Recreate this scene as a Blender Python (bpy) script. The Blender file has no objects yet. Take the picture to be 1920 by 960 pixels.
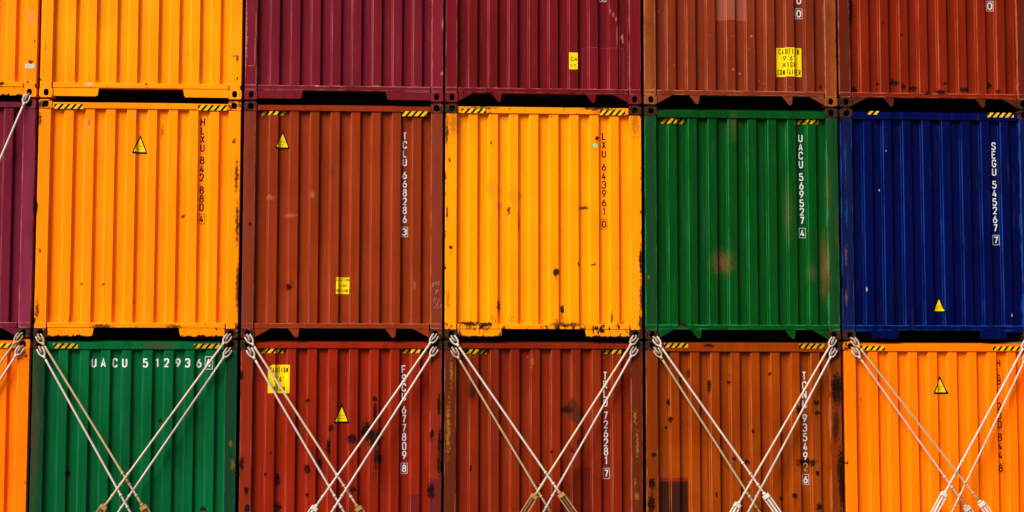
import bpy, math, random
from mathutils import Vector, Matrix, noise

# ------------------------------------------------------------------ camera, light, exposure
scene = bpy.context.scene
COL = scene.collection
H = 2.896          # container height
W = 2.438          # container width

cam_d = bpy.data.cameras.new('camera')
cam = bpy.data.objects.new('camera', cam_d)
COL.objects.link(cam)
cam.location = (4.4812, -20.0511, -0.5665 + H)
cam.rotation_euler = (1.650401, -0.001088, -0.063463)
cam_d.sensor_width = 36.0
cam_d.lens = 3081.64 / 1920 * 36.0
cam_d.clip_end = 3000
scene.camera = cam

SUN_EL, SUN_AZ = math.radians(42), math.radians(226)   # azimuth clockwise from +Y (north)
world = bpy.data.worlds.new('World')
scene.world = world
world.use_nodes = True
wn = world.node_tree
wn.nodes.clear()
wo = wn.nodes.new('ShaderNodeOutputWorld')
bg = wn.nodes.new('ShaderNodeBackground')
sky = wn.nodes.new('ShaderNodeTexSky')
sky.sky_type = 'NISHITA'
sky.sun_disc = False
sky.sun_elevation = SUN_EL
sky.sun_rotation = SUN_AZ
sky.air_density = 1.0
sky.dust_density = 4.0
hs = wn.nodes.new('ShaderNodeHueSaturation')
hs.inputs['Saturation'].default_value = 0.30
wn.links.new(sky.outputs[0], hs.inputs['Color'])
wn.links.new(hs.outputs[0], bg.inputs['Color'])
bg.inputs['Strength'].default_value = 0.075
wn.links.new(bg.outputs[0], wo.inputs['Surface'])

sun_d = bpy.data.lights.new('sun', 'SUN')
sun_d.energy = 3.2
sun_d.angle = math.radians(34)
sun_d.color = (1.0, 0.95, 0.88)
sun = bpy.data.objects.new('sun', sun_d)
COL.objects.link(sun)
sd = Vector((math.sin(SUN_AZ) * math.cos(SUN_EL), math.cos(SUN_AZ) * math.cos(SUN_EL), math.sin(SUN_EL)))
sun.rotation_euler = sd.to_track_quat('Z', 'Y').to_euler()
sun.location = (-20, -20, 20)

vs = scene.view_settings
vs.view_transform = 'Standard'
vs.look = 'None'
vs.exposure = 0.77
vs.gamma = 1.0
vs.use_curve_mapping = False

# ------------------------------------------------------------------ helpers
def lin(h):
    o = []
    for i in (0, 2, 4):
        c = int(h[i:i + 2], 16) / 255
        o.append(c / 12.92 if c <= 0.04045 else ((c + 0.055) / 1.055) ** 2.4)
    return tuple(o)

class MB:
    """collects faces, then becomes ONE mesh object"""
    def __init__(s):
        s.v, s.f, s.m, s.sm = [], [], [], []
    def add(s, verts, faces, mi=0, smooth=False):
        b = len(s.v)
        s.v += [tuple(p) for p in verts]
        for q in faces:
            s.f.append([b + i for i in q]); s.m.append(mi); s.sm.append(smooth)
        return s
    def box(s, x0, x1, y0, y1, z0, z1, b=0.0, mi=0):
        # box with chamfered edges
        if b <= 0:
            vs_ = [(x, y, z) for x in (x0, x1) for y in (y0, y1) for z in (z0, z1)]
            return s.add(vs_, [(0, 1, 3, 2), (4, 6, 7, 5), (0, 4, 5, 1), (2, 3, 7, 6), (0, 2, 6, 4), (1, 5, 7, 3)], mi)
        xs, ys, zs = (x0, x1), (y0, y1), (z0, z1)
        V, idx = [], {}
        for i in range(2):
            for j in range(2):
                for k in range(2):
                    sx, sy, sz = (1, -1)[i], (1, -1)[j], (1, -1)[k]
                    for a, p in (('x', (xs[i], ys[j] + sy * b, zs[k] + sz * b)), ('y', (xs[i] + sx * b, ys[j], zs[k] + sz * b)), ('z', (xs[i] + sx * b, ys[j] + sy * b, zs[k]))):
                        idx[(i, j, k, a)] = len(V); V.append(p)
        F = []
        g = lambda i, j, k, a: idx[(i, j, k, a)]
        for i in range(2): F.append([g(i, 0, 0, 'x'), g(i, 1, 0, 'x'), g(i, 1, 1, 'x'), g(i, 0, 1, 'x')])
        for j in range(2): F.append([g(0, j, 0, 'y'), g(1, j, 0, 'y'), g(1, j, 1, 'y'), g(0, j, 1, 'y')])
        for k in range(2): F.append([g(0, 0, k, 'z'), g(1, 0, k, 'z'), g(1, 1, k, 'z'), g(0, 1, k, 'z')])
        for i in range(2):
            for j in range(2): F.append([g(i, j, 0, 'x'), g(i, j, 1, 'x'), g(i, j, 1, 'y'), g(i, j, 0, 'y')])
        for i in range(2):
            for k in range(2): F.append([g(i, 0, k, 'x'), g(i, 1, k, 'x'), g(i, 1, k, 'z'), g(i, 0, k, 'z')])
        for j in range(2):
            for k in range(2): F.append([g(0, j, k, 'y'), g(1, j, k, 'y'), g(1, j, k, 'z'), g(0, j, k, 'z')])
        for i in range(2):
            for j in range(2):
                for k in range(2): F.append([g(i, j, k, 'x'), g(i, j, k, 'y'), g(i, j, k, 'z')])
        return s.add(V, F, mi)
    def prism(s, pts, y0, y1, mi=0):
        n = len(pts)
        V = [(x, y0, z) for x, z in pts] + [(x, y1, z) for x, z in pts]
        F = [list(range(n)), list(range(2 * n - 1, n - 1, -1))] + [[i, (i + 1) % n, n + (i + 1) % n, n + i] for i in range(n)]
        return s.add(V, F, mi)
    def tube(s, path, r, seg=10, closed=False, flat=None, mi=0):
        P = [Vector(p) for p in path]
        n = len(P)
        rad = r if isinstance(r, (list, tuple)) else [r] * n
        V = []
        ref = None
        for i in range(n):
            a = P[(i - 1) % n] if (closed or i > 0) else P[i]
            c = P[(i + 1) % n] if (closed or i < n - 1) else P[i]
            t = (c - a).normalized()
            if ref is None:
                ref = Vector((0, 1, 0)) if abs(t.y) < 0.9 else Vector((1, 0, 0))
            u = (ref - t * ref.dot(t)).normalized()
            w = t.cross(u)
            for k in range(seg):
                an = 2 * math.pi * k / seg
                V.append(P[i] + (u * math.cos(an) + w * math.sin(an)) * rad[i])
        F = []
        m = n if closed else n - 1
        for i in range(m):
            j = (i + 1) % n
            for k in range(seg):
                l = (k + 1) % seg
                F.append([i * seg + k, i * seg + l, j * seg + l, j * seg + k])
        s.add(V, F, mi, True)
        if not closed:
            s.add(V[:seg], [list(range(seg))[::-1]], mi)
            s.add(V[-seg:], [list(range(seg))], mi)
        return s
    def build(s, name, mats, parent=None, recalc=True):
        me = bpy.data.meshes.new(name)
        me.from_pydata(s.v, [], s.f)
        for m in (mats if isinstance(mats, (list, tuple)) else [mats]):
            me.materials.append(m)
        me.polygons.foreach_set('material_index', s.m)
        me.polygons.foreach_set('use_smooth', s.sm)
        me.update()
        if recalc:
            import bmesh
            bm = bmesh.new(); bm.from_mesh(me)
            bmesh.ops.remove_doubles(bm, verts=bm.verts, dist=1e-6)
            bmesh.ops.recalc_face_normals(bm, faces=bm.faces)
            bm.to_mesh(me); bm.free()
        o = bpy.data.objects.new(name, me)
        COL.objects.link(o)
        if parent is not None:
            o.parent = parent
        return o

def tag(o, label=None, cat=None, group=None, kind=None):
    if label: o['label'] = label
    if cat: o['category'] = cat
    if group: o['group'] = group
    if kind: o['kind'] = kind
    return o

def empty(name, loc):
    o = bpy.data.objects.new(name, None)
    o.empty_display_size = 0.2
    COL.objects.link(o)
    o.location = loc
    return o

# ------------------------------------------------------------------ materials
class NT:
    def __init__(s, name):
        s.mat = bpy.data.materials.new(name)
        s.mat.use_nodes = True
        s.t = s.mat.node_tree
        s.t.nodes.clear()
        s.out = s.n('ShaderNodeOutputMaterial')
        s.bsdf = s.n('ShaderNodeBsdfPrincipled')
        s.l(s.bsdf.outputs[0], s.out.inputs['Surface'])
        s.bsdf.inputs['Specular IOR Level'].default_value = 0.08
        tc = s.n('ShaderNodeTexCoord')
        s.co = tc.outputs['Object']
    def n(s, t): return s.t.nodes.new(t)
    def l(s, a, b): s.t.links.new(a, b)
    def put(s, sock, v):
        if v is None: return
        if hasattr(v, 'is_output'): s.l(v, sock)
        else: sock.default_value = v
    def math(s, op, a, b=None, c=None, clamp=False):
        m = s.n('ShaderNodeMath'); m.operation = op; m.use_clamp = clamp
        s.put(m.inputs[0], a); s.put(m.inputs[1], b)
        if c is not None: s.put(m.inputs[2], c)
        return m.outputs[0]
    def vec(s, op, a, b=None, c=None):
        m = s.n('ShaderNodeVectorMath'); m.operation = op
        s.put(m.inputs[0], a); s.put(m.inputs[1], b)
        if c is not None: s.put(m.inputs[2], c)
        return m.outputs['Value'] if op in ('LENGTH', 'DOT_PRODUCT', 'DISTANCE') else m.outputs['Vector']
    def noise(s, scale, detail=4, rough=0.6, stretch=(1, 1, 1), off=(0, 0, 0), dist=0.0):
        v = s.vec('MULTIPLY_ADD', s.co, stretch, off)
        m = s.n('ShaderNodeTexNoise')
        m.inputs['Scale'].default_value = scale
        m.inputs['Detail'].default_value = detail
        m.inputs['Roughness'].default_value = rough
        m.inputs['Distortion'].default_value = dist
        s.l(v, m.inputs['Vector'])
        return m.outputs[0]
    def ramp(s, v, a, b, x=0.0, y=1.0):
        m = s.n('ShaderNodeMapRange'); m.interpolation_type = 'SMOOTHSTEP'
        s.put(m.inputs['Value'], v)
        m.inputs['From Min'].default_value = a; m.inputs['From Max'].default_value = b
        m.inputs['To Min'].default_value = x; m.inputs['To Max'].default_value = y
        return m.outputs[0]
    def mix(s, f, a, b):
        m = s.n('ShaderNodeMix'); m.data_type = 'RGBA'
        s.put(m.inputs[0], f)
        for k, v in ((6, a), (7, b)):
            if isinstance(v, tuple) and len(v) == 3: v = v + (1,)
            s.put(m.inputs[k], v)
        return m.outputs[2]
    def sep(s, v):
        m = s.n('ShaderNodeSeparateXYZ'); s.l(v, m.inputs[0]); return m.outputs

STAIN = {   # stain kinds: colour, softness (inner, outer), strength, noise amount
    'k':    ((0.0030, 0.0016, 0.0012), 0.62, 1.30, 0.97, 1.5),
    'k2':   ((0.012, 0.003, 0.002), 0.50, 1.35, 0.75, 1.4),
    'r':    ((0.035, 0.008, 0.003), 0.50, 1.45, 0.90, 1.8),
    'r2':   ((0.075, 0.018, 0.006), 0.10, 1.45, 0.55, 1.8),
    'run':  ((0.060, 0.014, 0.005), -0.10, 1.35, 0.50, 1.2),
    'tan':  ((0.620, 0.190, 0.055), 0.50, 1.30, 0.75, 1.0),
    'tan2': ((0.300, 0.110, 0.012), 0.30, 1.30, 0.38, 1.2),
    'pale': ((0.550, 0.200, 0.100), 0.10, 1.30, 0.30, 1.6),
    'chip': ((0.500, 0.380, 0.360), 0.40, 1.20, 0.70, 1.2),
    'edge': ((0.420, 0.130, 0.090), 0.60, 1.30, 0.75, 1.6),
    'pinks': ((0.300, 0.075, 0.040), -0.50, 1.50, 0.46, 1.5),
    'yel':  ((0.300, 0.130, 0.010), 0.20, 1.10, 0.60, 2.6),
    'turq': ((0.060, 0.620, 0.420), 0.85, 1.00, 1.00, 0.0),
    'dk':   ((0.040, 0.010, 0.006), 0.80, 1.15, 0.70, 0.35),
    'dt':   ((0.420, 0.130, 0.006), 0.85, 1.10, 0.38, 0.30),
    'pink2': ((0.200, 0.090, 0.045), -0.50, 1.40, 0.20, 0.9),
    'line': ((0.330, 0.085, 0.070), 0.60, 1.20, 0.75, 0.25),
    'bl':   ((0.012, 0.060, 0.220), 0.20, 1.30, 0.45, 2.0),
}

def paint(name, col, seed, rust=0.3, spots=(), rects=(), tone=None, post=None, dirt=0.25, rough=0.42, edge=None, chips=0.0, rib=None):
    """weathered container paint; all stains lie in the container's own coordinates"""
    t = NT(name)
    if dirt >= .2: dirt = min(.62, dirt * 1.55)
    rnd = random.Random(seed)
    so = lambda: (rnd.uniform(-50, 50), rnd.uniform(-50, 50), rnd.uniform(-50, 50))
    c2 = tone or tuple(min(1, q * 0.80) for q in col)
    big = t.noise(0.9, 3, 0.55, off=so())
    streak = t.noise(1.0, 6, 0.62, (26, 4, 0.9), so())
    fine = t.noise(38, 7, 0.68, off=so())
    mid = t.noise(6, 6, 0.6, (1, 1, 0.55), so())
    X, Y, Z = t.sep(t.co)
    colr = t.mix(t.ramp(big, 0.35, 0.68), col, c2)
    if post:      # the corner posts carry a paint of their own
        px = t.math('ABSOLUTE', t.math('SUBTRACT', X, W / 2))
        pm = t.math('GREATER_THAN', px, W / 2 - 0.1495)
        colr = t.mix(pm, colr, post)
    colr = t.mix(t.math('MULTIPLY', t.ramp(streak, 0.50, 0.78), dirt), colr, tuple(q * 0.42 for q in col))
    colr = t.mix(t.math('MULTIPLY', t.ramp(fine, 0.52, 0.75), dirt * 0.6), colr, tuple(q * 0.6 for q in col))
    # tone changes from rib to rib, with long runs of grime below the top rail
    rb = t.noise(1.0, 2, 0.5, (9.0, 0.5, 0.22), so())
    colr = t.mix(t.math('MULTIPLY', t.ramp(rb, 0.42, 0.66), dirt * 1.1), colr, tuple(q * 0.62 for q in col))
    run = t.noise(1.0, 8, 0.7, (60, 6, 1.6), so())
    colr = t.mix(t.math('MULTIPLY', t.ramp(run, 0.56, 0.74), dirt * 1.3), colr, tuple(q * 0.35 for q in col))
    cloud = t.noise(2.6, 7, 0.65, (1, 1, 0.6), so(), 0.6)
    colr = t.mix(t.math('MULTIPLY', t.ramp(cloud, 0.50, 0.72), dirt * 0.9), colr, tuple(q * 0.55 for q in col))
    pal = t.noise(1.3, 8, 0.7, (14, 4, 1.2), so())
    colr = t.mix(t.ramp(pal, 0.54, 0.80, 0, 0.30), colr, tuple(min(1, q * 1.1 + 0.05) for q in col))
    # rectangles of other paint
    for (x0, z0, x1, z1, c, s_) in rects:
        dx = t.math('ABSOLUTE', t.math('SUBTRACT', X, (x0 + x1) / 2))
        dz = t.math('ABSOLUTE', t.math('SUBTRACT', Z, (z0 + z1) / 2))
        wob = t.math('MULTIPLY', t.math('SUBTRACT', fine, 0.5), 0.012)
        mx = t.math('LESS_THAN', t.math('ADD', dx, wob), (x1 - x0) / 2)
        mz = t.math('LESS_THAN', t.math('ADD', dz, wob), (z1 - z0) / 2)
        colr = t.mix(t.math('MULTIPLY', t.math('MULTIPLY', mx, mz), s_), colr, c)
    # worn paint along posts' and rails' arrises
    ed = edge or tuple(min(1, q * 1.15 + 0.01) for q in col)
    dl = None
    for xx in (0.004, 0.1465, W - 0.1465, W - 0.004):
        d = t.math('ABSOLUTE', t.math('SUBTRACT', X, xx))
        dl = d if dl is None else t.math('MINIMUM', dl, d)
    for zz in (0.184, 0.127):
        dl = t.math('MINIMUM', dl, t.math('ABSOLUTE', t.math('SUBTRACT', Z, zz)))
    em = t.ramp(t.math('ADD', dl, t.math('MULTIPLY', t.math('SUBTRACT', mid, 0.55), 0.05)), 0.0, 0.006, 1, 0)
    colr = t.mix(t.math('MULTIPLY', em, 0.55), colr, ed)
    # ridge highlights and rubbed wear painted as lighter lines along the ribs' left bends
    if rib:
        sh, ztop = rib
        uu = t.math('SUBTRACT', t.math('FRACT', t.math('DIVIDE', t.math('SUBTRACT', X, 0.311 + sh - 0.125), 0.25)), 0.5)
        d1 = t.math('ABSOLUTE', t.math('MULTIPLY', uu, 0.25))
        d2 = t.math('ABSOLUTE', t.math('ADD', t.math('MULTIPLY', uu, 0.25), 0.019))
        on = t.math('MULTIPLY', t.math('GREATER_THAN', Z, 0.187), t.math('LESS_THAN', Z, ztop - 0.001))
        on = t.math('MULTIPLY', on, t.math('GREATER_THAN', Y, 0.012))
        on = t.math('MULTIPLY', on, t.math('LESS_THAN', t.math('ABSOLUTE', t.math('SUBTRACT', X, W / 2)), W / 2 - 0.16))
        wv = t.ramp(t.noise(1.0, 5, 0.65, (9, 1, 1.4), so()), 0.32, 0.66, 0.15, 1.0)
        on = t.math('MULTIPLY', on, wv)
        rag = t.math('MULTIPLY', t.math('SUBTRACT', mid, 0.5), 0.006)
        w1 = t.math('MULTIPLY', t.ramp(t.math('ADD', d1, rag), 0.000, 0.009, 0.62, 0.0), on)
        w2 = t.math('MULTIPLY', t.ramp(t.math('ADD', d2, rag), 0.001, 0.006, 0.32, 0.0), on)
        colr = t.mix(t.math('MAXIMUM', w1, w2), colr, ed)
    # scattered rust: grows towards the bottom rail, the top rail and the outer arrises
    bz = t.ramp(Z, 0.10, 0.42, 0.15, 0.0)
    tz = t.ramp(Z, H - 0.30, H - 0.05, 0.0, 0.10)
    ex = t.ramp(t.math('ABSOLUTE', t.math('SUBTRACT', X, W / 2)), W / 2 - 0.06, W / 2 - 0.005, 0.0, 0.14)
    rn = t.noise(9, 9, 0.68, (1.6, 1, 0.8), so(), 0.4)
    low = t.ramp(Z, 0.022, 0.055, 0.22 * min(1, rust * 1.5), 0.0)
    acc = t.math('ADD', t.math('ADD', t.math('ADD', rn, bz), low), t.math('ADD', tz, ex))
    thr = 0.86 - 0.17 * rust
    halo = t.ramp(acc, thr - 0.055, thr + 0.01)
    core = t.ramp(acc, thr - 0.005, thr + 0.035)
    colr = t.mix(t.math('MULTIPLY', halo, 0.6), colr, (0.13, 0.030, 0.007))
    colr = t.mix(core, colr, (0.010, 0.0035, 0.002))
    mask_r = core
    if chips > 0:
        cn = t.noise(55, 3, 0.6, (1, 1, 0.8), so())
        colr = t.mix(t.ramp(cn, 0.745 - 0.06 * chips, 0.78 - 0.06 * chips), colr, tuple(min(1, q + 0.35) for q in col))
    wn_ = t.n('ShaderNodeTexNoise'); wn_.inputs['Scale'].default_value = 22; wn_.inputs['Detail'].default_value = 5; wn_.inputs['Roughness'].default_value = .65
    t.l(t.vec('MULTIPLY_ADD', t.co, (1.3, 1, .7), so()), wn_.inputs['Vector'])
    warp = t.vec('MULTIPLY_ADD', wn_.outputs['Color'], (.050, 0, .070), (-.025, 0, -.035))
    wco = t.vec('ADD', t.co, warp)
    kinds = {}
    for sp in spots:
        kinds.setdefault(sp[4], []).append(sp)
        if sp[4] == 'k' and sp[2] > .018:      # rust water has run down below the bigger spots
            kinds.setdefault('run', []).append((sp[0], sp[1] - sp[3] * 1.5, sp[2] * .55, sp[3] * 1.5 + .035, 'run'))
    nz = t.noise(30, 5, 0.7, off=so())
    for k, lst in kinds.items():
        c, a, b, st, na = STAIN[k]
        d = None
        for (x, z, rx, rz, _) in lst:
            src = wco if (na > .4 and min(rx, rz) > .012) else t.co
            v = t.vec('MULTIPLY_ADD', src, (1 / rx, 0, 1 / rz), (-x / rx, 0, -z / rz))
            L = t.vec('DOT_PRODUCT', t.vec('ABSOLUTE', v), (1, 0, 1)) if k in ('dk', 'dt') else t.vec('LENGTH', v)
            d = L if d is None else t.math('MINIMUM', d, L)
        d = t.math('ADD', d, t.math('MULTIPLY', t.math('SUBTRACT', nz, 0.5), na * 1.6))
        m = t.ramp(d, a, b, st, 0.0)
        colr = t.mix(m, colr, c)
        if k in ('k', 'r'): mask_r = t.math('MAXIMUM', mask_r, m)
    t.l(colr, t.bsdf.inputs['Base Color'])
    ro = t.math('ADD', t.ramp(mid, 0.3, 0.7, rough - 0.08, rough + 0.10), t.math('MULTIPLY', mask_r, 0.35), clamp=True)
    t.l(ro, t.bsdf.inputs['Roughness'])
    t.bsdf.inputs['Specular IOR Level'].default_value = 0.04
    h = t.math('ADD', t.math('MULTIPLY', fine, 0.25), t.math('MULTIPLY', mask_r, -0.8))
    bmp = t.n('ShaderNodeBump')
    bmp.inputs['Strength'].default_value = 0.35
    bmp.inputs['Distance'].default_value = 0.004
    t.l(h, bmp.inputs['Height'])
    t.l(bmp.outputs[0], t.bsdf.inputs['Normal'])
    return t.mat

def casting_mat(name, col, seed, amt):
    t = NT(name)
    rnd = random.Random(seed)
    so = lambda: (rnd.uniform(-50, 50), rnd.uniform(-50, 50), rnd.uniform(-50, 50))
    n1 = t.noise(14, 8, 0.7, off=so(), dist=0.5)
    n2 = t.noise(45, 6, 0.7, off=so())
    base = t.mix(t.ramp(n2, 0.45, 0.7), col, tuple(q * 0.5 for q in col))
    rustc = t.mix(t.ramp(n2, 0.42, 0.62), (0.011, 0.005, 0.0035), (0.062, 0.021, 0.007))
    rustc = t.mix(t.ramp(n1, 0.66, 0.78), rustc, (0.13, 0.062, 0.026))
    lo = 0.80 - 0.55 * amt
    c = t.mix(t.ramp(n1, lo - 0.06, lo + 0.06), base, rustc)
    t.l(c, t.bsdf.inputs['Base Color'])
    t.bsdf.inputs['Roughness'].default_value = 0.7
    bmp = t.n('ShaderNodeBump'); bmp.inputs['Strength'].default_value = 0.6; bmp.inputs['Distance'].default_value = 0.005
    t.l(n2, bmp.inputs['Height']); t.l(bmp.outputs[0], t.bsdf.inputs['Normal'])
    return t.mat

def plain(name, col, rough=0.6, var=0.25, scale=30, metal=0.0, rustamt=0.0, stretch=(1, 1, 1), flake=0.0):
    t = NT(name)
    n1 = t.noise(scale, 5, 0.65, stretch)
    c = t.mix(t.ramp(n1, 0.35, 0.75), col, tuple(q * (1 - var) for q in col))
    if rustamt:
        n2 = t.noise(16, 8, 0.7, off=(7, 3, 1))
        c = t.mix(t.ramp(n2, 0.72 - 0.25 * rustamt, 0.80 - 0.25 * rustamt), c, (0.10, 0.035, 0.012))
    t.l(c, t.bsdf.inputs['Base Color'])
    t.bsdf.inputs['Roughness'].default_value = rough
    if flake:
        fn = t.noise(34, 6, 0.75, off=(3, 9, 5))
        t.l(t.ramp(fn, 0.66 - 0.06 * flake, 0.70 - 0.06 * flake, 1, 0), t.bsdf.inputs['Alpha'])
    t.bsdf.inputs['Metallic'].default_value = metal
    bmp = t.n('ShaderNodeBump'); bmp.inputs['Strength'].default_value = 0.3; bmp.inputs['Distance'].default_value = 0.002
    t.l(n1, bmp.inputs['Height']); t.l(bmp.outputs[0], t.bsdf.inputs['Normal'])
    return t.mat

M_WHITE = plain('white_lettering_paint', (0.66, 0.65, 0.66), 0.5, 0.30, 60, flake=0.9)
M_BLACK = plain('black_lettering_paint', (0.007, 0.0025, 0.002), 0.6, 0.2, 60, flake=0.7)
M_FADE = plain('faded_lettering_paint', (0.50, 0.26, 0.10), 0.6, 0.4, 60)
M_STRIPE = plain('stripe_yellow', (0.72, 0.42, 0.0005), 0.5, 0.30, 40, flake=0.8)
M_CHALK = plain('chalk', (0.52, 0.30, 0.26), 0.8, 0.4, 90)
M_CHALK2 = plain('chalk_on_orange', (0.75, 0.42, 0.18), 0.8, 0.4, 90)
M_YEL = plain('yellow_sticker', (0.78, 0.53, 0.0005), 0.5, 0.10, 40)
M_YELW = plain('faded_yellow_sticker', (0.60, 0.32, 0.001), 0.5, 0.45, 40, flake=1.6)
M_STRB = plain('black_sticker', (0.006, 0.004, 0.004), 0.45, 0.3, 40)
M_SMALLTXT = plain('small_print', (0.28, 0.17, 0.01), 0.5, 0.2, 60)
M_LABEL = plain('white_label', (0.52, 0.46, 0.38), 0.5, 0.3, 40)
M_DARK = plain('bituminous_underseal', (0.008, 0.007, 0.007), 0.9, 0.3, 8)
M_HOLE = plain('painted_hole_shade', (0.006, 0.005, 0.005), 0.9, 0.3, 20)  # near-black colour paints in the shade inside the casting holes
M_LOCK = plain('twist_lock_steel', (0.030, 0.018, 0.014), 0.7, 0.4, 40)

# ------------------------------------------------------------------ corrugated panel profile
Y_OUT, Y_IN = 0.022, 0.066
def profile(shift):
    """list of (x, y) across the end wall, bends rounded"""
    raw = [(0.14, Y_IN)]
    for k in range(8):
        x = 0.292 + shift + 0.25 * k
        raw += [(x, Y_IN), (x + 0.019, Y_OUT), (x + 0.126, Y_OUT), (x + 0.145, Y_IN)]
    raw.append((W - 0.14, Y_IN))
    out = [raw[0]]
    for i in range(1, len(raw) - 1):
        a, b, c = (Vector(raw[j]) for j in (i - 1, i, i + 1))
        r = 0.006
        p = b + (a - b).normalized() * r; q = b + (c - b).normalized() * r
        out.append(tuple(p + (a - p).normalized() * 0.002))
        for u in (0.0, 0.25, 0.5, 0.75, 1.0):
            out.append(tuple(p * (1 - u) ** 2 + b * 2 * u * (1 - u) + q * u * u))
        out.append(tuple(q + (c - q).normalized() * 0.002))
    out.append(raw[-1])
    return out

def dent(seed, x, z, dents):
    d = 0.0075 * noise.noise(Vector((x * 1.7 + seed * 13.1, z * 0.9, seed * 3.7)))
    d += 0.0030 * noise.noise(Vector((x * 6 + seed * 5.3, z * 2.2, 9.1)))
    for (dx, dz, r, a) in dents:
        q = ((x - dx) ** 2 + ((z - dz) * 0.6) ** 2) / (r * r)
        if q < 4: d += a * math.exp(-q)
    e = min(1.0, max(0.0, (z - 0.18) / 0.12), max(0.0, (H - 0.1 - z) / 0.12))
    return d * e

def prof_y(prof, x):
    if x <= prof[0][0]: return prof[0][1]
    for (x0, y0), (x1, y1) in zip(prof, prof[1:]):
        if x <= x1:
            return y0 + (y1 - y0) * (x - x0) / max(1e-9, x1 - x0)
    return prof[-1][1]

# ------------------------------------------------------------------ stroke lettering
GL = {
 '0': [('c', (0, 0, .5), (0, 1, .5), (1, 1, .5), (1, 0, .5))],
 '1': [('o', (.22, .80), (.62, .985), (.62, 0))],
 '2': [('o', (0, .74), (0, 1, .5), (1, 1, .5), (1, .60, .4), (.03, 0.03), (1, 0.03))],
 '3': [('o', (.02, .80), (0.02, 1, .5), (1, 1, .5), (1, .53, .4), (.35, .53)), ('o', (.45, .53), (1, .53, .4), (1, 0, .5), (0, 0, .5), (0, .22))],
 '4': [('o', (.58, 1), (.02, .24), (1.05, .24)), ('o', (.74, .56), (.74, 0))],
 '5': [('o', (.95, .98), (.05, .98), (.05, .58), (1, .60, .45), (1, 0, .5), (0, 0, .5), (0, .2))],
 '6': [('o', (.72, 1), (0, .45, .5), (0, 0, .5), (1, 0, .5), (1, .57, .5), (.12, .57))],
 '7': [('o', (0, .97), (.97, .97), (.35, 0))],
 '8': [('c', (0, 0, .5), (0, .54, .45), (1, .54, .45), (1, 0, .5)), ('c', (.07, .54, .45), (.07, 1, .45), (.93, 1, .45), (.93, .54, .45))],
 '9': [('o', (.28, 0), (1, .55, .5), (1, 1, .5), (0, 1, .5), (0, .43, .5), (.88, .43))],
 'A': [('o', (0, 0), (.5, 1), (1, 0)), ('o', (.18, .28), (.82, .28))],
 'B': [('o', (0, 0), (0, 1), (.95, 1, .45), (.95, .53, .4), (.1, .53)), ('o', (.3, .53), (1, .53, .4), (1, 0, .5), (0.1, 0))],
 'C': [('o', (1, .72), (1, 1, .5), (0, 1, .5), (0, 0, .5), (1, 0, .5), (1, .28))],
 'E': [('o', (.95, 1), (0, 1), (0, 0), (.95, 0)), ('o', (.05, .52), (.8, .52))],
 'F': [('o', (1, 1), (0, 1), (0, 0)), ('o', (.05, .52), (.8, .52))],
 'G': [('o', (1, .74), (1, 1, .5), (0, 1, .5), (0, 0, .5), (1, 0, .5), (1, .46), (.55, .46))],
 'H': [('o', (0, 0), (0, 1)), ('o', (1, 0), (1, 1)), ('o', (.05, .52), (.95, .52))],
 'I': [('o', (.5, 0), (.5, 1))],
 'L': [('o', (.05, 1), (.05, 0), (1, 0))],
 'N': [('o', (0, 0), (0, 1)), ('o', (1, 0), (1, 1)), ('o', (.02, .97), (.98, .03))],
 'O': [('c', (0, 0, .5), (0, 1, .5), (1, 1, .5), (1, 0, .5))],
 'P': [('o', (0, 0), (0, 1), (1, 1, .5), (1, .45, .5), (.1, .45))],
 'R': [('o', (0, 0), (0, 1), (1, 1, .45), (1, .48, .45), (.1, .48)), ('o', (.5, .46), (1, 0))],
 'S': [('o', (1, .76), (1, 1, .5), (0, 1, .5), (0, .55, .45), (1, .47, .45), (1, 0, .5), (0, 0, .5), (0, .24))],
 'T': [('o', (0, 1), (1, 1)), ('o', (.5, .97), (.5, 0))],
 'U': [('o', (0, 1), (0, 0, .5), (1, 0, .5), (1, 1))],
 'V': [('o', (0, 1), (.5, 0), (1, 1))],
 'X': [('o', (0, 0), (1, 1)), ('o', (0, 1), (1, 0))],
 'Y': [('o', (0, 1), (.5, .5), (1, 1)), ('o', (.5, .52), (.5, 0))],
 "'": [('o', (.5, 1), (.5, .82))],
 '"': [('o', (.3, 1), (.3, .82)), ('o', (.7, 1), (.7, .82))],
 '.': [('o', (.5, 0), (.5, .12))],
 '/': [('o', (0, 0), (1, 1))],
}
def fillet(pts, closed, w, h, r0):
    P = [(Vector((p[0] * w, p[1] * h)), (p[2] * w * 0.98 if len(p) > 2 else 0)) for p in pts]
    n = len(P); out = []
    for i, (b, r) in enumerate(P):
        if r <= 0 or (not closed and i in (0, n - 1)):
            out.append(b); continue
        a = P[(i - 1) % n][0]; c = P[(i + 1) % n][0]
        la, lc = (a - b).length, (c - b).length
        r_ = min(r, la * .5 if len(pts) > 2 else r, lc * .5)
        p = b + (a - b).normalized() * r_; q = b + (c - b).normalized() * r_
        c1 = p + (b - p) * .56; c2 = q + (b - q) * .56
        for u in (0, .2, .4, .6, .8, 1):
            out.append(p * (1 - u) ** 3 + c1 * 3 * u * (1 - u) ** 2 + c2 * 3 * u * u * (1 - u) + q * u ** 3)
    res = [out[0]]
    for p in out[1:]:
        if (p - res[-1]).length > 1e-5: res.append(p)
    if closed and (res[0] - res[-1]).length < 1e-5: res.pop()
    return res

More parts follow.
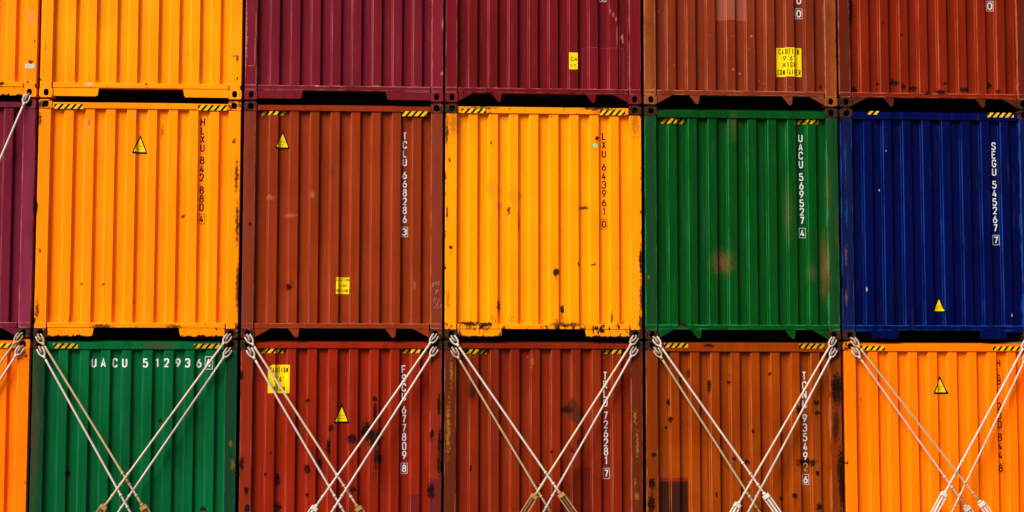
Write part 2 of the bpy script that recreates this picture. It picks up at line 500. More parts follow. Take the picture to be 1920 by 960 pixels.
def ribbon(P, th, closed):
    n = len(P); L, R_ = [], []
    for i in range(n):
        a = P[(i - 1) % n] if (closed or i > 0) else None
        c = P[(i + 1) % n] if (closed or i < n - 1) else None
        b = P[i]
        d1 = (b - a).normalized() if a is not None else (c - b).normalized()
        d2 = (c - b).normalized() if c is not None else d1
        n1 = Vector((-d1.y, d1.x)); n2 = Vector((-d2.y, d2.x))
        m = n1 + n2
        if m.length < 1e-4: m = n1
        m.normalize()
        k = min(1.7, 1 / max(0.2, m.dot(n1)))
        L.append(b + m * th / 2 * k); R_.append(b - m * th / 2 * k)
    q = []
    for i in range(n if closed else n - 1):
        j = (i + 1) % n
        q.append([L[i], L[j], R_[j], R_[i]])
    return q

def glyph_polys(ch, x, z, w, h, th):
    """polygons (list of 2D points) for a character whose lower left corner is x, z"""
    res = []
    for si, st in enumerate(GL[ch]):
        cl = st[0] == 'c'
        iw, ih = w - th, h - th
        P = fillet(st[1:], cl, iw, ih, .5)
        for q in ribbon(P, th, cl):
            res.append(([(p.x + x + th / 2, p.y + z + th / 2) for p in q], si))
    return res

def clip(poly, axis, val, keep_less):
    out = []
    n = len(poly)
    for i in range(n):
        a, b = poly[i], poly[(i + 1) % n]
        ia = (a[axis] <= val) if keep_less else (a[axis] >= val)
        ib = (b[axis] <= val) if keep_less else (b[axis] >= val)
        if ia: out.append(a)
        if ia != ib:
            t = (val - a[axis]) / (b[axis] - a[axis])
            out.append(tuple(a[j] + t * (b[j] - a[j]) for j in (0, 1)))
    return out

def drape(mb, poly, yfun, brk, off, mi=0, zstep=0.06):
    """lay a flat polygon over the corrugated wall, cut at every bend"""
    xs = [p[0] for p in poly]; lo, hi = min(xs), max(xs)
    cuts = [lo - 1] + [b for b in brk if lo < b < hi] + [hi + 1]
    zs = [p[1] for p in poly]; zl, zh = min(zs), max(zs)
    nz = max(1, int(math.ceil((zh - zl) / zstep)))
    zc = [zl + (zh - zl) * k / nz for k in range(nz + 1)]
    for a, b in zip(cuts, cuts[1:]):
        p1 = clip(clip(poly, 0, a, False), 0, b, True)
        if len(p1) < 3: continue
        for za, zb in zip(zc, zc[1:]):
            p2 = clip(clip(p1, 1, za, False), 1, zb, True)
            if len(p2) < 3: continue
            ar = sum(p2[i][0] * p2[(i + 1) % len(p2)][1] - p2[(i + 1) % len(p2)][0] * p2[i][1] for i in range(len(p2)))
            if abs(ar) < 1e-9: continue
            if ar < 0: p2 = p2[::-1]
            mb.add([(x, yfun(x, z) - off, z) for x, z in p2], [list(range(len(p2)))], mi)

def rounded_pts(pts, r):
    out = []
    n = len(pts)
    for i in range(n):
        a, b, c = Vector(pts[i - 1]), Vector(pts[i]), Vector(pts[(i + 1) % n])
        p = b + (a - b).normalized() * r; q = b + (c - b).normalized() * r
        for u in (0, .25, .5, .75, 1):
            out.append(tuple(p * (1 - u) ** 2 + b * 2 * u * (1 - u) + q * u * u))
    return out

# ------------------------------------------------------------------ measured data, in metres on each container's end
CODES=[('t3', '|0', 'w', 1.965, 1.473, 1.965, 1.385, 0.102, 0.054, 1.965, 1.365),
  ('t4', '00|0', 'w', 1.977, 1.556, 1.98, 1.31, 0.103, 0.061, 1.975, 1.187),
  ('t5', '|0', 'w', 1.965, 1.818, 1.963, 1.439, 0.103, 0.062, 1.971, 1.325),
  ('m1', 'HLXU 842 880|4', 'k', 1.967, 2.692, 1.967, 1.55, 0.096, 0.052, 1.966, 1.455),
  ('m2', 'TCLU 668286|3', 'w', 1.964, 2.547, 1.969, 1.424, 0.096, 0.052, 1.968, 1.313),
  ('m3', 'LXU 643961|0', 'k', 1.972, 2.574, 1.972, 1.536, 0.097, 0.05, 1.971, 1.429),
  ('m4', 'UACU 569527|4', 'w', 1.975, 2.575, 1.982, 1.441, 0.098, 0.054, 1.983, 1.334),
  ('m5', 'SEGU 545267|7', 'w', 1.975, 2.5, 1.977, 1.368, 0.098, 0.055, 1.981, 1.264),
  ('b2', 'FSCU 677809|8', 'w', 1.969, 2.593, 1.983, 1.456, 0.1, 0.052, 1.982, 1.347),
  ('b3', 'TRLU 726281|7', 'w', 1.978, 2.519, 1.987, 1.387, 0.101, 0.053, 1.988, 1.28),
  ('b4', 'TCNU 93549 |6', 'w', 1.982, 2.523, 1.984, 1.435, 0.102, 0.054, 1.983, 1.2),
  ('b5', 'HLBU  200 844|8', 'k', 1.969, 2.686, 1.968, 1.444, 0.1, 0.054, 1.971, 1.335)]
CHEV=[('m1', 0.186, 2.78, 0.535, 2.84),
  ('m1', 1.91, 2.781, 2.264, 2.848),
  ('m2', 0.204, 2.737, 0.515, 2.797),
  ('m2', 1.93, 2.738, 2.238, 2.801),
  ('m3', 0.2, 2.786, 0.51, 2.843),
  ('m3', 1.913, 2.779, 2.233, 2.85),
  ('m4', 0.215, 2.688, 0.509, 2.752),
  ('m4', 1.927, 2.701, 2.218, 2.765),
  ('m5', 0.357, 2.826, 0.5, 2.871),
  ('m5', 1.885, 2.809, 2.222, 2.868),
  ('b0', 1.955, 2.793, 2.249, 2.848),
  ('b1', 0.242, 2.788, 0.531, 2.847),
  ('b1', 1.915, 2.793, 2.22, 2.848),
  ('b2', 0.23, 2.737, 0.511, 2.795),
  ('b2', 1.943, 2.741, 2.247, 2.8),
  ('b3', 0.256, 2.733, 0.522, 2.789),
  ('b3', 1.949, 2.737, 2.245, 2.79),
  ('b4', 0.229, 2.814, 0.527, 2.87),
  ('b4', 1.909, 2.808, 2.224, 2.869),
  ('b5', 0.189, 2.787, 0.519, 2.844),
  ('b5', 1.882, 2.788, 2.229, 2.842)]
TRI=[('m1', 1.121, 2.244, 1.309, 2.481),
  ('m2', 0.377, 2.32, 0.562, 2.553),
  ('m5', 1.15, 0.349, 1.317, 0.549),
  ('b2', 1.124, 1.889, 1.321, 2.127),
  ('b5', 1.119, 2.248, 1.326, 2.48)]
CAUT=[('t3', 1.538, 0.434, 1.645, 0.644),
  ('t4', 1.682, 0.381, 2.002, 0.748),
  ('m2', 1.14, 0.547, 1.3, 0.749),
  ('b2', 0.331, 2.254, 0.593, 2.596)]
RECTS=[('t3', 1.704, 0.182, 2.232, 0.712, 'patch'),
  ('t4', 0.906, 1.088, 1.295, 2.164, 'pale'),
  ('b3', 1.559, 0.496, 1.815, 1.35, 'dark'),
  ('b4', 0.171, 0.491, 0.524, 1.225, 'black'),
  ('b2', 2.29, 0.663, 2.436, 1.219, 'purple'),
  ('b2', 2.027, 0.664, 2.166, 1.034, 'purple'),
  ('t0', 2.294, 0.345, 2.407, 0.409, 'label')]
SPOTS={'m1': [(0.589, 2.604, 0.033, 0.092, 'tan'),
  (0.601, 2.631, 0.013, 0.053, 'r2'),
  (2.353, 2.407, 0.026, 0.026, 'r'),
  (2.392, 1.981, 0.02, 0.198, 'r'),
  (2.407, 1.393, 0.02, 0.264, 'r'),
  (2.424, 0.613, 0.026, 0.264, 'r'),
  (0.869, 1.433, 0.02, 0.02, 'pale'),
  (0.809, 1.206, 0.02, 0.02, 'pale'),
  (0.554, 0.649, 0.026, 0.013, 'r'),
  (0.812, 0.141, 0.119, 0.026, 'r'),
  (1.677, 0.138, 0.092, 0.026, 'r'),
  (0.042, 0.344, 0.02, 0.092, 'r'),
  (0.02, 2.644, 0.02, 0.079, 'r'),
  (0.007, 1.569, 0.013, 0.092, 'r'),
  (1.75, 1.486, 0.026, 0.02, 'r'),
  (1.481, 2.522, 0.02, 0.066, 'r2'),
  (0.802, 0.65, 0.026, 0.013, 'r'),
  (1.183, 2.703, 0.026, 0.092, 'tan'),
  (0.057, 1.052, 0.013, 0.04, 'r'),
  (1.175, 0.445, 0.013, 0.04, 'r2'),
  (0.418, 0.217, 0.013, 0.053, 'r2')], 'm2': [(1.067, 2.044, 0.033, 0.079, 'r2'),
  (0.565, 0.629, 0.04, 0.04, 'k'),
  (0.603, 0.681, 0.02, 0.059, 'r2'),
  (0.581, 1.502, 0.079, 0.033, 'pale'),
  (0.332, 1.723, 0.059, 0.04, 'pale'),
  (0.843, 1.76, 0.033, 0.053, 'pale'),
  (2.093, 0.656, 0.02, 0.053, 'pale'),
  (0.098, 1.394, 0.02, 0.026, 'k')], 'm3': [(0.598, 1.845, 0.099, 0.145, 'dt'),
  (0.861, 1.774, 0.112, 0.132, 'dt'),
  (0.664, 1.647, 0.079, 0.053, 'tan2'),
  (1.881, 2.488, 0.026, 0.026, 'k'),
  (1.861, 2.401, 0.026, 0.026, 'turq'),
  (1.719, 1.623, 0.059, 0.02, 'r'),
  (1.375, 0.829, 0.04, 0.046, 'k'),
  (0.076, 1.123, 0.026, 0.026, 'k'),
  (1.652, 0.929, 0.013, 0.033, 'r'),
  (1.83, 0.917, 0.033, 0.013, 'r'),
  (1.453, 0.37, 0.026, 0.046, 'k'),
  (0.789, 1.582, 0.013, 0.059, 'r'),
  (0.908, 1.418, 0.013, 0.158, 'r2'),
  (0.308, 0.189, 0.119, 0.026, 'k'),
  (0.517, 0.183, 0.092, 0.026, 'k'),
  (1.519, 0.18, 0.198, 0.026, 'r'),
  (0.024, 2.534, 0.02, 0.145, 'r'),
  (0.028, 1.543, 0.013, 0.079, 'r'),
  (0.046, 0.494, 0.026, 0.132, 'r2'),
  (2.419, 0.966, 0.02, 0.184, 'k'),
  (2.423, 0.505, 0.026, 0.198, 'r'),
  (2.415, 0.177, 0.026, 0.079, 'r'),
  (0.058, 2.203, 0.013, 0.04, 'r'),
  (0.571, 2.421, 0.013, 0.026, 'r'),
  (0.666, 0.399, 0.02, 0.079, 'r'),
  (2.059, 0.274, 0.013, 0.066, 'r'),
  (1.889, 2.855, 0.198, 0.013, 'k'),
  (0.464, 2.852, 0.198, 0.013, 'r'),
  (2.354, 2.693, 0.066, 0.198, 'r2'),
  (0.103, 2.668, 0.079, 0.171, 'r2'),
  (1.099, 0.683, 0.02, 0.04, 'tan2')], 'm4': [(0.971, 0.959, 0.132, 0.145, 'pinks'),
  (2.256, 0.914, 0.059, 0.395, 'pinks'),
  (1.122, 2.674, 0.066, 0.224, 'pink2'),
  (1.802, 1.576, 0.066, 0.395, 'pink2'),
  (2.087, 0.833, 0.066, 0.119, 'pink2'),
  (1.43, 0.71, 0.02, 0.066, 'r2'),
  (2.405, 1.381, 0.02, 0.264, 'r2'),
  (0.039, 0.769, 0.02, 0.026, 'pale'),
  (0.466, 0.185, 0.066, 0.02, 'k'),
  (2.304, 1.848, 0.04, 0.395, 'pink2')], 'm5': [(0.502, 1.88, 0.01, 0.016, 'chip'),
  (0.312, 0.637, 0.012, 0.033, 'chip'),
  (2.147, 0.319, 0.01, 0.02, 'chip'),
  (0.585, 2.372, 0.008, 0.013, 'chip'),
  (0.064, 1.582, 0.013, 0.198, 'bl'),
  (0.061, 2.252, 0.013, 0.264, 'bl'),
  (0.049, 1.048, 0.013, 0.132, 'tan2'),
  (0.048, 0.517, 0.013, 0.105, 'tan2')], 't0': [(2.349, 0.978, 0.053, 0.079, 'tan'),
  (2.4, 0.688, 0.013, 0.02, 'k'),
  (2.018, 0.164, 0.04, 0.02, 'k'),
  (2.362, 0.431, 0.026, 0.02, 'k')], 't1': [(0.596, 0.164, 0.053, 0.02, 'chip'),
  (2.343, 0.538, 0.053, 0.02, 'r2'),
  (2.382, 0.498, 0.013, 0.046, 'r'),
  (2.379, 0.26, 0.01, 0.02, 'k'),
  (0.061, 0.624, 0.01, 0.059, 'r2'),
  (0.013, 0.216, 0.01, 0.013, 'k'),
  (1.282, 0.18, 0.026, 0.01, 'k')], 't2': [(0.007, 0.845, 0.02, 0.395, 'edge'),
  (0.132, 0.946, 0.007, 0.171, 'line'),
  (0.123, 0.614, 0.007, 0.211, 'line'),
  (0.077, 0.421, 0.046, 0.007, 'line'),
  (2.423, 0.981, 0.013, 0.059, 'edge'),
  (2.419, 0.359, 0.02, 0.026, 'edge'),
  (0.887, 0.18, 0.026, 0.01, 'chip'),
  (1.612, 0.189, 0.059, 0.01, 'edge')], 't3': [(2.139, 0.859, 0.007, 0.145, 'line'),
  (2.054, 1.175, 0.013, 0.033, 'line'),
  (2.094, 1.129, 0.013, 0.033, 'line'),
  (2.127, 1.075, 0.013, 0.033, 'line'),
  (2.172, 0.678, 0.007, 0.461, 'line'),
  (0.629, 0.188, 0.053, 0.013, 'tan2'),
  (2.213, 0.847, 0.013, 0.059, 'edge')], 't4': [(1.123, 0.462, 0.013, 0.013, 'edge'),
  (1.357, 0.884, 0.02, 0.013, 'edge'),
  (1.217, 0.409, 0.013, 0.013, 'edge'),
  (2.242, 0.253, 0.02, 0.033, 'k'),
  (2.216, 0.782, 0.013, 0.066, 'r2'),
  (2.439, 0.683, 0.013, 0.198, 'r')], 't5': [(0.721, 0.32, 0.053, 0.046, 'k'),
  (0.208, 0.225, 0.04, 0.04, 'k'),
  (0.822, 0.267, 0.026, 0.046, 'k'),
  (0.958, 0.248, 0.046, 0.033, 'k'),
  (1.306, 0.205, 0.066, 0.033, 'k'),
  (1.594, 0.236, 0.059, 0.026, 'k'),
  (0.509, 0.303, 0.02, 0.02, 'k'),
  (0.813, 0.926, 0.016, 0.016, 'k'),
  (0.577, 1.066, 0.01, 0.013, 'k'),
  (1.939, 0.301, 0.033, 0.04, 'k'),
  (2.047, 0.221, 0.026, 0.026, 'k'),
  (1.692, 0.332, 0.026, 0.053, 'r2'),
  (0.17, 1.23, 0.033, 0.198, 'k'),
  (1.363, 0.314, 0.02, 0.02, 'k'),
  (1.141, 0.183, 0.059, 0.02, 'k'),
  (0.113, 0.685, 0.026, 0.264, 'r2'),
  (2.363, 0.785, 0.033, 0.395, 'r2')], 'b0': [(2.418, 1.187, 0.033, 0.02, 'r2'),
  (2.394, 2.692, 0.026, 0.013, 'k'),
  (2.3, 2.66, 0.105, 0.007, 'r2')], 'b1': [(0.442, 1.293, 0.026, 0.04, 'k'),
  (1.505, 2.824, 0.198, 0.04, 'r2'),
  (0.046, 1.852, 0.04, 1.054, 'r2'),
  (2.393, 1.404, 0.026, 0.066, 'tan2'),
  (2.37, 1.646, 0.02, 0.04, 'tan2'),
  (1.521, 1.915, 0.02, 0.033, 'k'),
  (2.046, 0.865, 0.04, 0.033, 'k')], 'b2': [(1.53, 1.773, 0.079, 0.132, 'k'),
  (1.627, 1.708, 0.086, 0.092, 'k'),
  (1.35, 1.696, 0.059, 0.059, 'k'),
  (1.641, 1.497, 0.026, 0.145, 'k'),
  (1.625, 2.011, 0.026, 0.145, 'k'),
  (1.105, 1.831, 0.033, 0.04, 'k'),
  (0.813, 2.158, 0.026, 0.026, 'k'),
  (1.623, 2.185, 0.026, 0.033, 'k'),
  (1.069, 1.606, 0.026, 0.105, 'k'),
  (0.459, 1.211, 0.033, 0.086, 'k'),
  (0.815, 1.338, 0.033, 0.059, 'k'),
  (1.369, 1.094, 0.04, 0.033, 'k'),
  (0.819, 1.032, 0.026, 0.026, 'k'),
  (1.687, 1.465, 0.033, 0.04, 'k'),
  (0.021, 2.46, 0.026, 0.059, 'k'),
  (0.036, 1.404, 0.026, 0.079, 'k'),
  (0.098, 1.085, 0.026, 0.053, 'k'),
  (2.308, 1.066, 0.04, 0.105, 'k'),
  (2.408, 1.656, 0.02, 0.198, 'k'),
  (2.409, 1.399, 0.026, 0.158, 'k'),
  (2.317, 1.753, 0.026, 0.066, 'k'),
  (0.107, 0.875, 0.033, 0.053, 'k'),
  (0.464, 0.874, 0.04, 0.066, 'k'),
  (0.312, 1.282, 0.013, 0.02, 'k'),
  (0.968, 1.402, 0.026, 0.079, 'k'),
  (2.4, 2.108, 0.02, 0.132, 'k'),
  (0.379, 1.537, 0.013, 0.013, 'k')], 'b3': [(1.575, 2.056, 0.119, 0.158, 'dk'),
  (1.653, 1.946, 0.072, 0.171, 'dk'),
  (1.51, 2.056, 0.086, 0.04, 'k2'),
  (1.666, 1.642, 0.053, 0.066, 'k2'),
  (1.561, 1.558, 0.026, 0.04, 'k2'),
  (0.342, 2.289, 0.059, 0.132, 'k2'),
  (1.078, 2.628, 0.02, 0.092, 'yel'),
  (1.026, 2.706, 0.013, 0.02, 'yel'),
  (0.052, 1.849, 0.026, 0.395, 'yel'),
  (0.088, 2.496, 0.02, 0.198, 'yel'),
  (2.336, 1.978, 0.02, 0.119, 'yel'),
  (2.36, 1.654, 0.02, 0.198, 'yel'),
  (2.332, 1.168, 0.013, 0.053, 'yel'),
  (0.332, 1.347, 0.013, 0.04, 'k'),
  (1.32, 1.539, 0.013, 0.026, 'k'),
  (2.351, 1.007, 0.033, 0.066, 'yel')], 'b4': [(0.305, 1.933, 0.033, 0.033, 'k'),
  (0.28, 2.141, 0.02, 0.04, 'k'),
  (0.258, 1.829, 0.02, 0.02, 'k'),
  (0.791, 2.344, 0.02, 0.072, 'k'),
  (0.54, 2.501, 0.02, 0.059, 'k2'),
  (1.043, 2.39, 0.02, 0.02, 'k'),
  (1.549, 2.496, 0.016, 0.02, 'k'),
  (1.335, 1.796, 0.02, 0.026, 'k'),
  (1.087, 1.457, 0.026, 0.026, 'k'),
  (1.258, 1.412, 0.033, 0.026, 'k'),
  (2.118, 2.142, 0.026, 0.033, 'k'),
  (2.129, 2.018, 0.033, 0.033, 'k'),
  (1.903, 2.044, 0.033, 0.059, 'k'),
  (1.975, 1.41, 0.119, 0.04, 'k'),
  (2.061, 1.404, 0.033, 0.04, 'k'),
  (1.837, 1.001, 0.033, 0.04, 'k'),
  (0.865, 1.023, 0.013, 0.033, 'k'),
  (1.67, 0.969, 0.026, 0.033, 'k'),
  (2.133, 0.857, 0.033, 0.053, 'k'),
  (2.126, 1.28, 0.02, 0.033, 'k'),
  (0.07, 1.149, 0.046, 0.066, 'k'),
  (0.062, 0.91, 0.04, 0.132, 'k'),
  (0.098, 1.504, 0.026, 0.026, 'k'),
  (2.374, 2.306, 0.066, 0.198, 'k'),
  (2.354, 1.847, 0.04, 0.198, 'k2'),
  (2.411, 1.194, 0.026, 0.395, 'k'),
  (2.341, 2.767, 0.092, 0.092, 'k'),
  (0.795, 2.842, 0.066, 0.02, 'k'),
  (0.967, 2.076, 0.02, 0.026, 'r2'),
  (0.522, 1.887, 0.02, 0.026, 'r2'),
  (2.386, 1.325, 0.026, 0.198, 'k2'),
  (1.05, 2.482, 0.033, 0.013, 'r2')], 'b5': [(0.025, 1.416, 0.013, 0.04, 'r2'),
  (0.025, 1.403, 0.02, 0.013, 'k'),
  (1.499, 2.361, 0.013, 0.01, 'r2'),
  (0.231, 2.175, 0.01, 0.02, 'r2'),
  (1.634, 2.361, 0.01, 0.013, 'r2')]}
RODS=[('LU', 1, 0.063, 2.94, 1.372, -0.25, 0.931, True),
  ('LD', 1, 0.082, 2.787, 1.209, -0.12, 0.847, False),
  ('RU', 1, 2.334, 2.947, 0.948, -0.31, 0.937, True),
  ('RD', 1, 2.337, 2.78, 1.061, -0.06, 0.843, False),
  ('LU', 2, 2.551, 2.941, 3.896, -0.18, 0.905, True),
  ('LD', 2, 2.573, 2.781, 3.733, -0.06, 0.833, False),
  ('RU', 2, 4.824, 2.955, 3.409, -0.31, 0.916, True),
  ('RD', 2, 4.824, 2.799, 3.595, -0.24, 0.847, False),
  ('LU', 3, 5.025, 2.936, 6.312, -0.31, 1.064, True),
  ('LD', 3, 5.038, 2.787, 6.219, -0.06, 0.824, False),
  ('RU', 3, 7.274, 2.943, 6.023, -0.24, 1.041, True),
  ('RD', 3, 7.273, 2.806, 6.127, -0.15, 0.831, False),
  ('LU', 4, 7.511, 2.93, 8.79, -0.31, 1.044, True),
  ('LD', 4, 7.523, 2.793, 8.777, -0.06, 0.815, False),
  ('RU', 4, 9.742, 2.93, 8.485, -0.24, 0.932, True),
  ('RD', 4, 9.747, 2.799, 8.62, -0.15, 0.822, False),
  ('LU', 5, 9.976, 2.925, 11.438, -0.31, 0.939, True),
  ('LD', 5, 9.987, 2.799, 11.344, -0.06, 0.87, True),
  ('RU', 5, 12.173, 2.898, 11.027, -0.24, 1.052, True),
  ('RD', 5, 12.183, 2.745, 11.139, -0.15, 0.813, False),
  ('RU', 0, -0.145, 2.952, -1.388, -0.2, 1.018, True),
  ('RD', 0, -0.132, 2.799, -1.314, -0.1, 0.855, False),
  ('RT', 0, -0.13, 5.852, -1.253, -0.25, 2.797, False)]

# ------------------------------------------------------------------ the ground the stack stands on
def ground():
    t = NT('dark_deck_coating')
    n1 = t.noise(0.6, 6, 0.6); n2 = t.noise(14, 6, 0.7)
    c = t.mix(t.ramp(n1, 0.3, 0.7), (0.075, 0.070, 0.066), (0.045, 0.044, 0.044))
    c = t.mix(t.ramp(n2, 0.55, 0.75), c, (0.095, 0.070, 0.055))
    t.l(c, t.bsdf.inputs['Base Color']); t.bsdf.inputs['Roughness'].default_value = 0.8
    m = MB()
    m.add([(-700, -700, -0.003), (700, -700, -0.003), (700, 700, -0.003), (-700, 700, -0.003)], [(0, 1, 2, 3)])
    tag(m.build('ground', t.mat), kind='structure')
ground()

# ------------------------------------------------------------------ containers
G1, G2 = 0.016, 0.023
Z0 = {'b': 0.0, 'm': H + G1, 't': 2 * H + G1 + G2}
X0 = {('b', 0): -2.4705, ('b', 1): -0.0025, ('b', 2): 2.4678, ('b', 3): 4.927, ('b', 4): 7.3985, ('b', 5): 9.8670,
      ('m', 0): -2.4698, ('m', 1): -0.001, ('m', 2): 2.4685, ('m', 3): 4.9263, ('m', 4): 7.3973, ('m', 5): 9.8624,
      ('t', 0): -2.4682, ('t', 1): 0.001, ('t', 2): 2.4691, ('t', 3): 4.9256, ('t', 4): 7.3961, ('t', 5): 9.8574}

OR1 = (0.92, 0.262, 0.0002); OR2 = (0.92, 0.228, 0.0002); OR3 = (0.90, 0.160, 0.0002)
# key: paint colour, second tone, post colour, rust, dirt, casting rust (top, bottom), header (top drop, bottom drop), sill kind, rib shift, chips, dents
SPEC = {
 't0': dict(col=OR2, rust=0.45, dirt=.12, cr=(.4, .25), head=(.035, .105), sill='A', sh=0),
 't1': dict(col=OR1, rust=0.12, dirt=.08, cr=(.4, .22), head=(.035, .105), sill='A', sh=0),
 't2': dict(col=(0.145, 0.0075, 0.0150), post=(0.160, 0.0090, 0.0185), rust=0.0, dirt=.22, cr=(.4, .12), head=(.04, .105), sill='A', sh=.003, edge=(0.336, 0.104, 0.104)),
 't3': dict(col=(0.130, 0.0050, 0.0075), post=(0.140, 0.0055, 0.0080), rust=0.05, dirt=.22, cr=(.4, .15), head=(.04, .105), sill='B', sh=-.020, edge=(0.336, 0.080, 0.080)),
 't4': dict(col=(0.190, 0.0230, 0.0060), post=(0.250, 0.0560, 0.0090), rust=0.1, dirt=.30, cr=(.5, .35), head=(.04, .105), sill='B', sh=-.013, chips=.5, edge=(0.400, 0.144, 0.072)),
 't5': dict(col=(0.190, 0.0120, 0.0020), post=(0.085, 0.0100, 0.0045), rust=0.35, dirt=.30, cr=(.8, .95), head=(.04, .105), sill='B', sh=-.025, edge=(0.440, 0.104, 0.040)),
 'm0': dict(col=(0.140, 0.0085, 0.0240), post=(0.190, 0.0180, 0.0440), rust=0.0, dirt=.2, cr=(.25, .75), head=(.04, .105), sill='B', sh=0, edge=(0.400, 0.112, 0.096)),
 'm1': dict(col=OR2, tone=(0.92, 0.200, 0.0002), rust=0.50, dirt=.18, cr=(.55, .8), head=(.035, .105), sill='A', sh=0),
 'm2': dict(col=(0.235, 0.0265, 0.0036), tone=(0.200, 0.0190, 0.0030), post=(0.175, 0.0260, 0.0110), rust=0.08, dirt=.28, cr=(.60, .65), head=(.04, .105), sill='B', sh=0, edge=(0.304, 0.088, 0.048)),
 'm3': dict(col=OR1, tone=(0.92, 0.235, 0.0002), rust=0.85, dirt=.18, cr=(.95, .9), head=(.028, .108), sill='A', sh=-.015),
 'm4': dict(col=(0.0010, 0.0560, 0.0060), tone=(0.0016, 0.0450, 0.0040), post=(0.0070, 0.0440, 0.0110), rust=0.10, dirt=.35, cr=(.8, .85), head=(.050, .135), sill='B', sh=-.008, edge=(0.016, 0.208, 0.056)),
 'm5': dict(col=(0.0003, 0.0020, 0.0500), tone=(0.0003, 0.0018, 0.0360), post=(0.0040, 0.0070, 0.0440), rust=0.08, dirt=.3, cr=(.75, .85), head=(.035, .130), sill='C', sh=-.010, edge=(0.008, 0.056, 0.272)),
 'b0': dict(col=OR3, rust=0.1, dirt=.1, cr=(.35, .5), head=(.035, .110), sill='A', sh=0),
 'b1': dict(col=(0.0008, 0.1000, 0.0260), tone=(0.0008, 0.0760, 0.0180), post=(0.0060, 0.0300, 0.0120), rust=0.35, dirt=.35, cr=(.95, .9), head=(.032, .118), sill='B', sh=0, edge=(0.016, 0.136, 0.056)),
 'b2': dict(col=(0.250, 0.0130, 0.0022), tone=(0.210, 0.0115, 0.0022), post=(0.20, 0.0170, 0.0040), rust=0.75, dirt=.35, cr=(.9, .9), head=(.040, .100), sill='B', sh=0, edge=(0.336, 0.072, 0.048)),
 'b3': dict(col=(0.200, 0.0175, 0.0022), tone=(0.165, 0.0105, 0.0020), post=(0.095, 0.0140, 0.0040), rust=0.25, dirt=.4, cr=(.95, .9), head=(.038, .098), sill='B', sh=0.004, edge=(0.336, 0.096, 0.048)),
 'b4': dict(col=(0.290, 0.0440, 0.0008), tone=(0.205, 0.0230, 0.0008), post=(0.16, 0.0210, 0.0018), rust=0.55, dirt=.45, cr=(.9, .9), head=(.018, .128), sill='B', sh=0.0, edge=(0.400, 0.112, 0.024)),
 'b5': dict(col=OR3, tone=(0.90, 0.140, 0.0002), rust=0.1, dirt=.14, cr=(.5, .5), head=(.030, .118), sill='A', sh=0.01),
}
DENTS = {'m2': [(1.10, 2.02, .12, .012), (.98, 2.0, .1, -.006), (.35, 1.75, .15, .008), (.55, .6, .1, .008)],
         'm1': [(.62, 2.62, .08, .014), (1.3, 1.2, .2, .006)],
         'm3': [(.3, 2.6, .25, .010), (.6, 1.9, .2, .008), (1.6, .8, .2, .006)],
         't3': [(2.05, .95, .15, .010), (1.05, .5, .15, .006)], 't5': [(1.3, .9, .12, .010)],
         'b3': [(1.6, 2.0, .2, .010)], 'b4': [(1.0, 2.3, .15, .010), (.6, 1.2, .2, .007)], 'b2': [(1.5, 1.9, .2, .012), (.5, 1.3, .2, .008)],
         'm4': [(1.0, .9, .25, .008)], 'm5': [(.5, 2.0, .2, .005)], 'b1': [(1.4, 1.5, .3, .006)]}
RC = {'patch': ((0.150, 0.005, 0.010), .6), 'pale': ((0.255, 0.062, 0.036), .8), 'dark': ((0.090, 0.006, 0.003), .7),
      'black': ((0.022, 0.006, 0.004), .94), 'purple': ((0.100, 0.009, 0.012), .8)}
NAME = {
 't0': 'orange container cut by the top left corner, small white label on its post',
 't1': 'whole bright orange container end in the top row beside the maroon ones',
 't2': 'purplish maroon container end with cut-out bottom rail, between orange and red-maroon ones in top row',
 't3': 'red-maroon container end with welded repair patch and cropped yellow sticker near the bottom',
 't4': 'brown container with orange-brown posts and a yellow four-line caution sticker, top row',
 't5': 'rust-red container end in the top right corner with black rust spots along its bottom',
 'm0': 'purplish maroon container cut by the left edge, under an orange one, rod crossing it',
 'm1': 'orange container end numbered 842 880 with a warning triangle near its top centre',
 'm2': 'rust-brown container end numbered 668286 with chalk marks on its right post',
 'm3': 'scratched yellow-orange container end numbered 643961 with rusty posts and a turquoise dot',
 'm4': 'green container end numbered 569527 with faint pinkish smudges, middle row',
 'm5': 'dark blue container end numbered 545267 with a small warning triangle low down',
 'b0': 'orange container cut by the left edge in the bottom row beside the green one',
 'b1': 'dark green container end with the number 512936 written across its top',
 'b2': 'bright red container end numbered 677809 with black rust stains behind crossed rods',
 'b3': 'red-brown container end numbered 726281 with a dark diamond-shaped stain',
 'b4': 'rusty orange-brown container end numbered 935492 with a black patch at lower left',
 'b5': 'clean orange container end numbered 200 844 at bottom right behind crossed rods',
}
SHORT = {'t0': 'orange top left', 't1': 'whole orange top', 't2': 'purplish maroon top', 't3': 'patched maroon top', 't4': 'brown top', 't5': 'rust-red top',
         'm0': 'maroon left-edge', 'm1': 'orange 842880', 'm2': 'brown 668286', 'm3': 'orange 643961', 'm4': 'green 569527', 'm5': 'blue 545267',
         'b0': 'orange left-edge', 'b1': 'green 512936', 'b2': 'red 677809', 'b3': 'red-brown 726281', 'b4': 'rusty 935492', 'b5': 'orange 200844'}

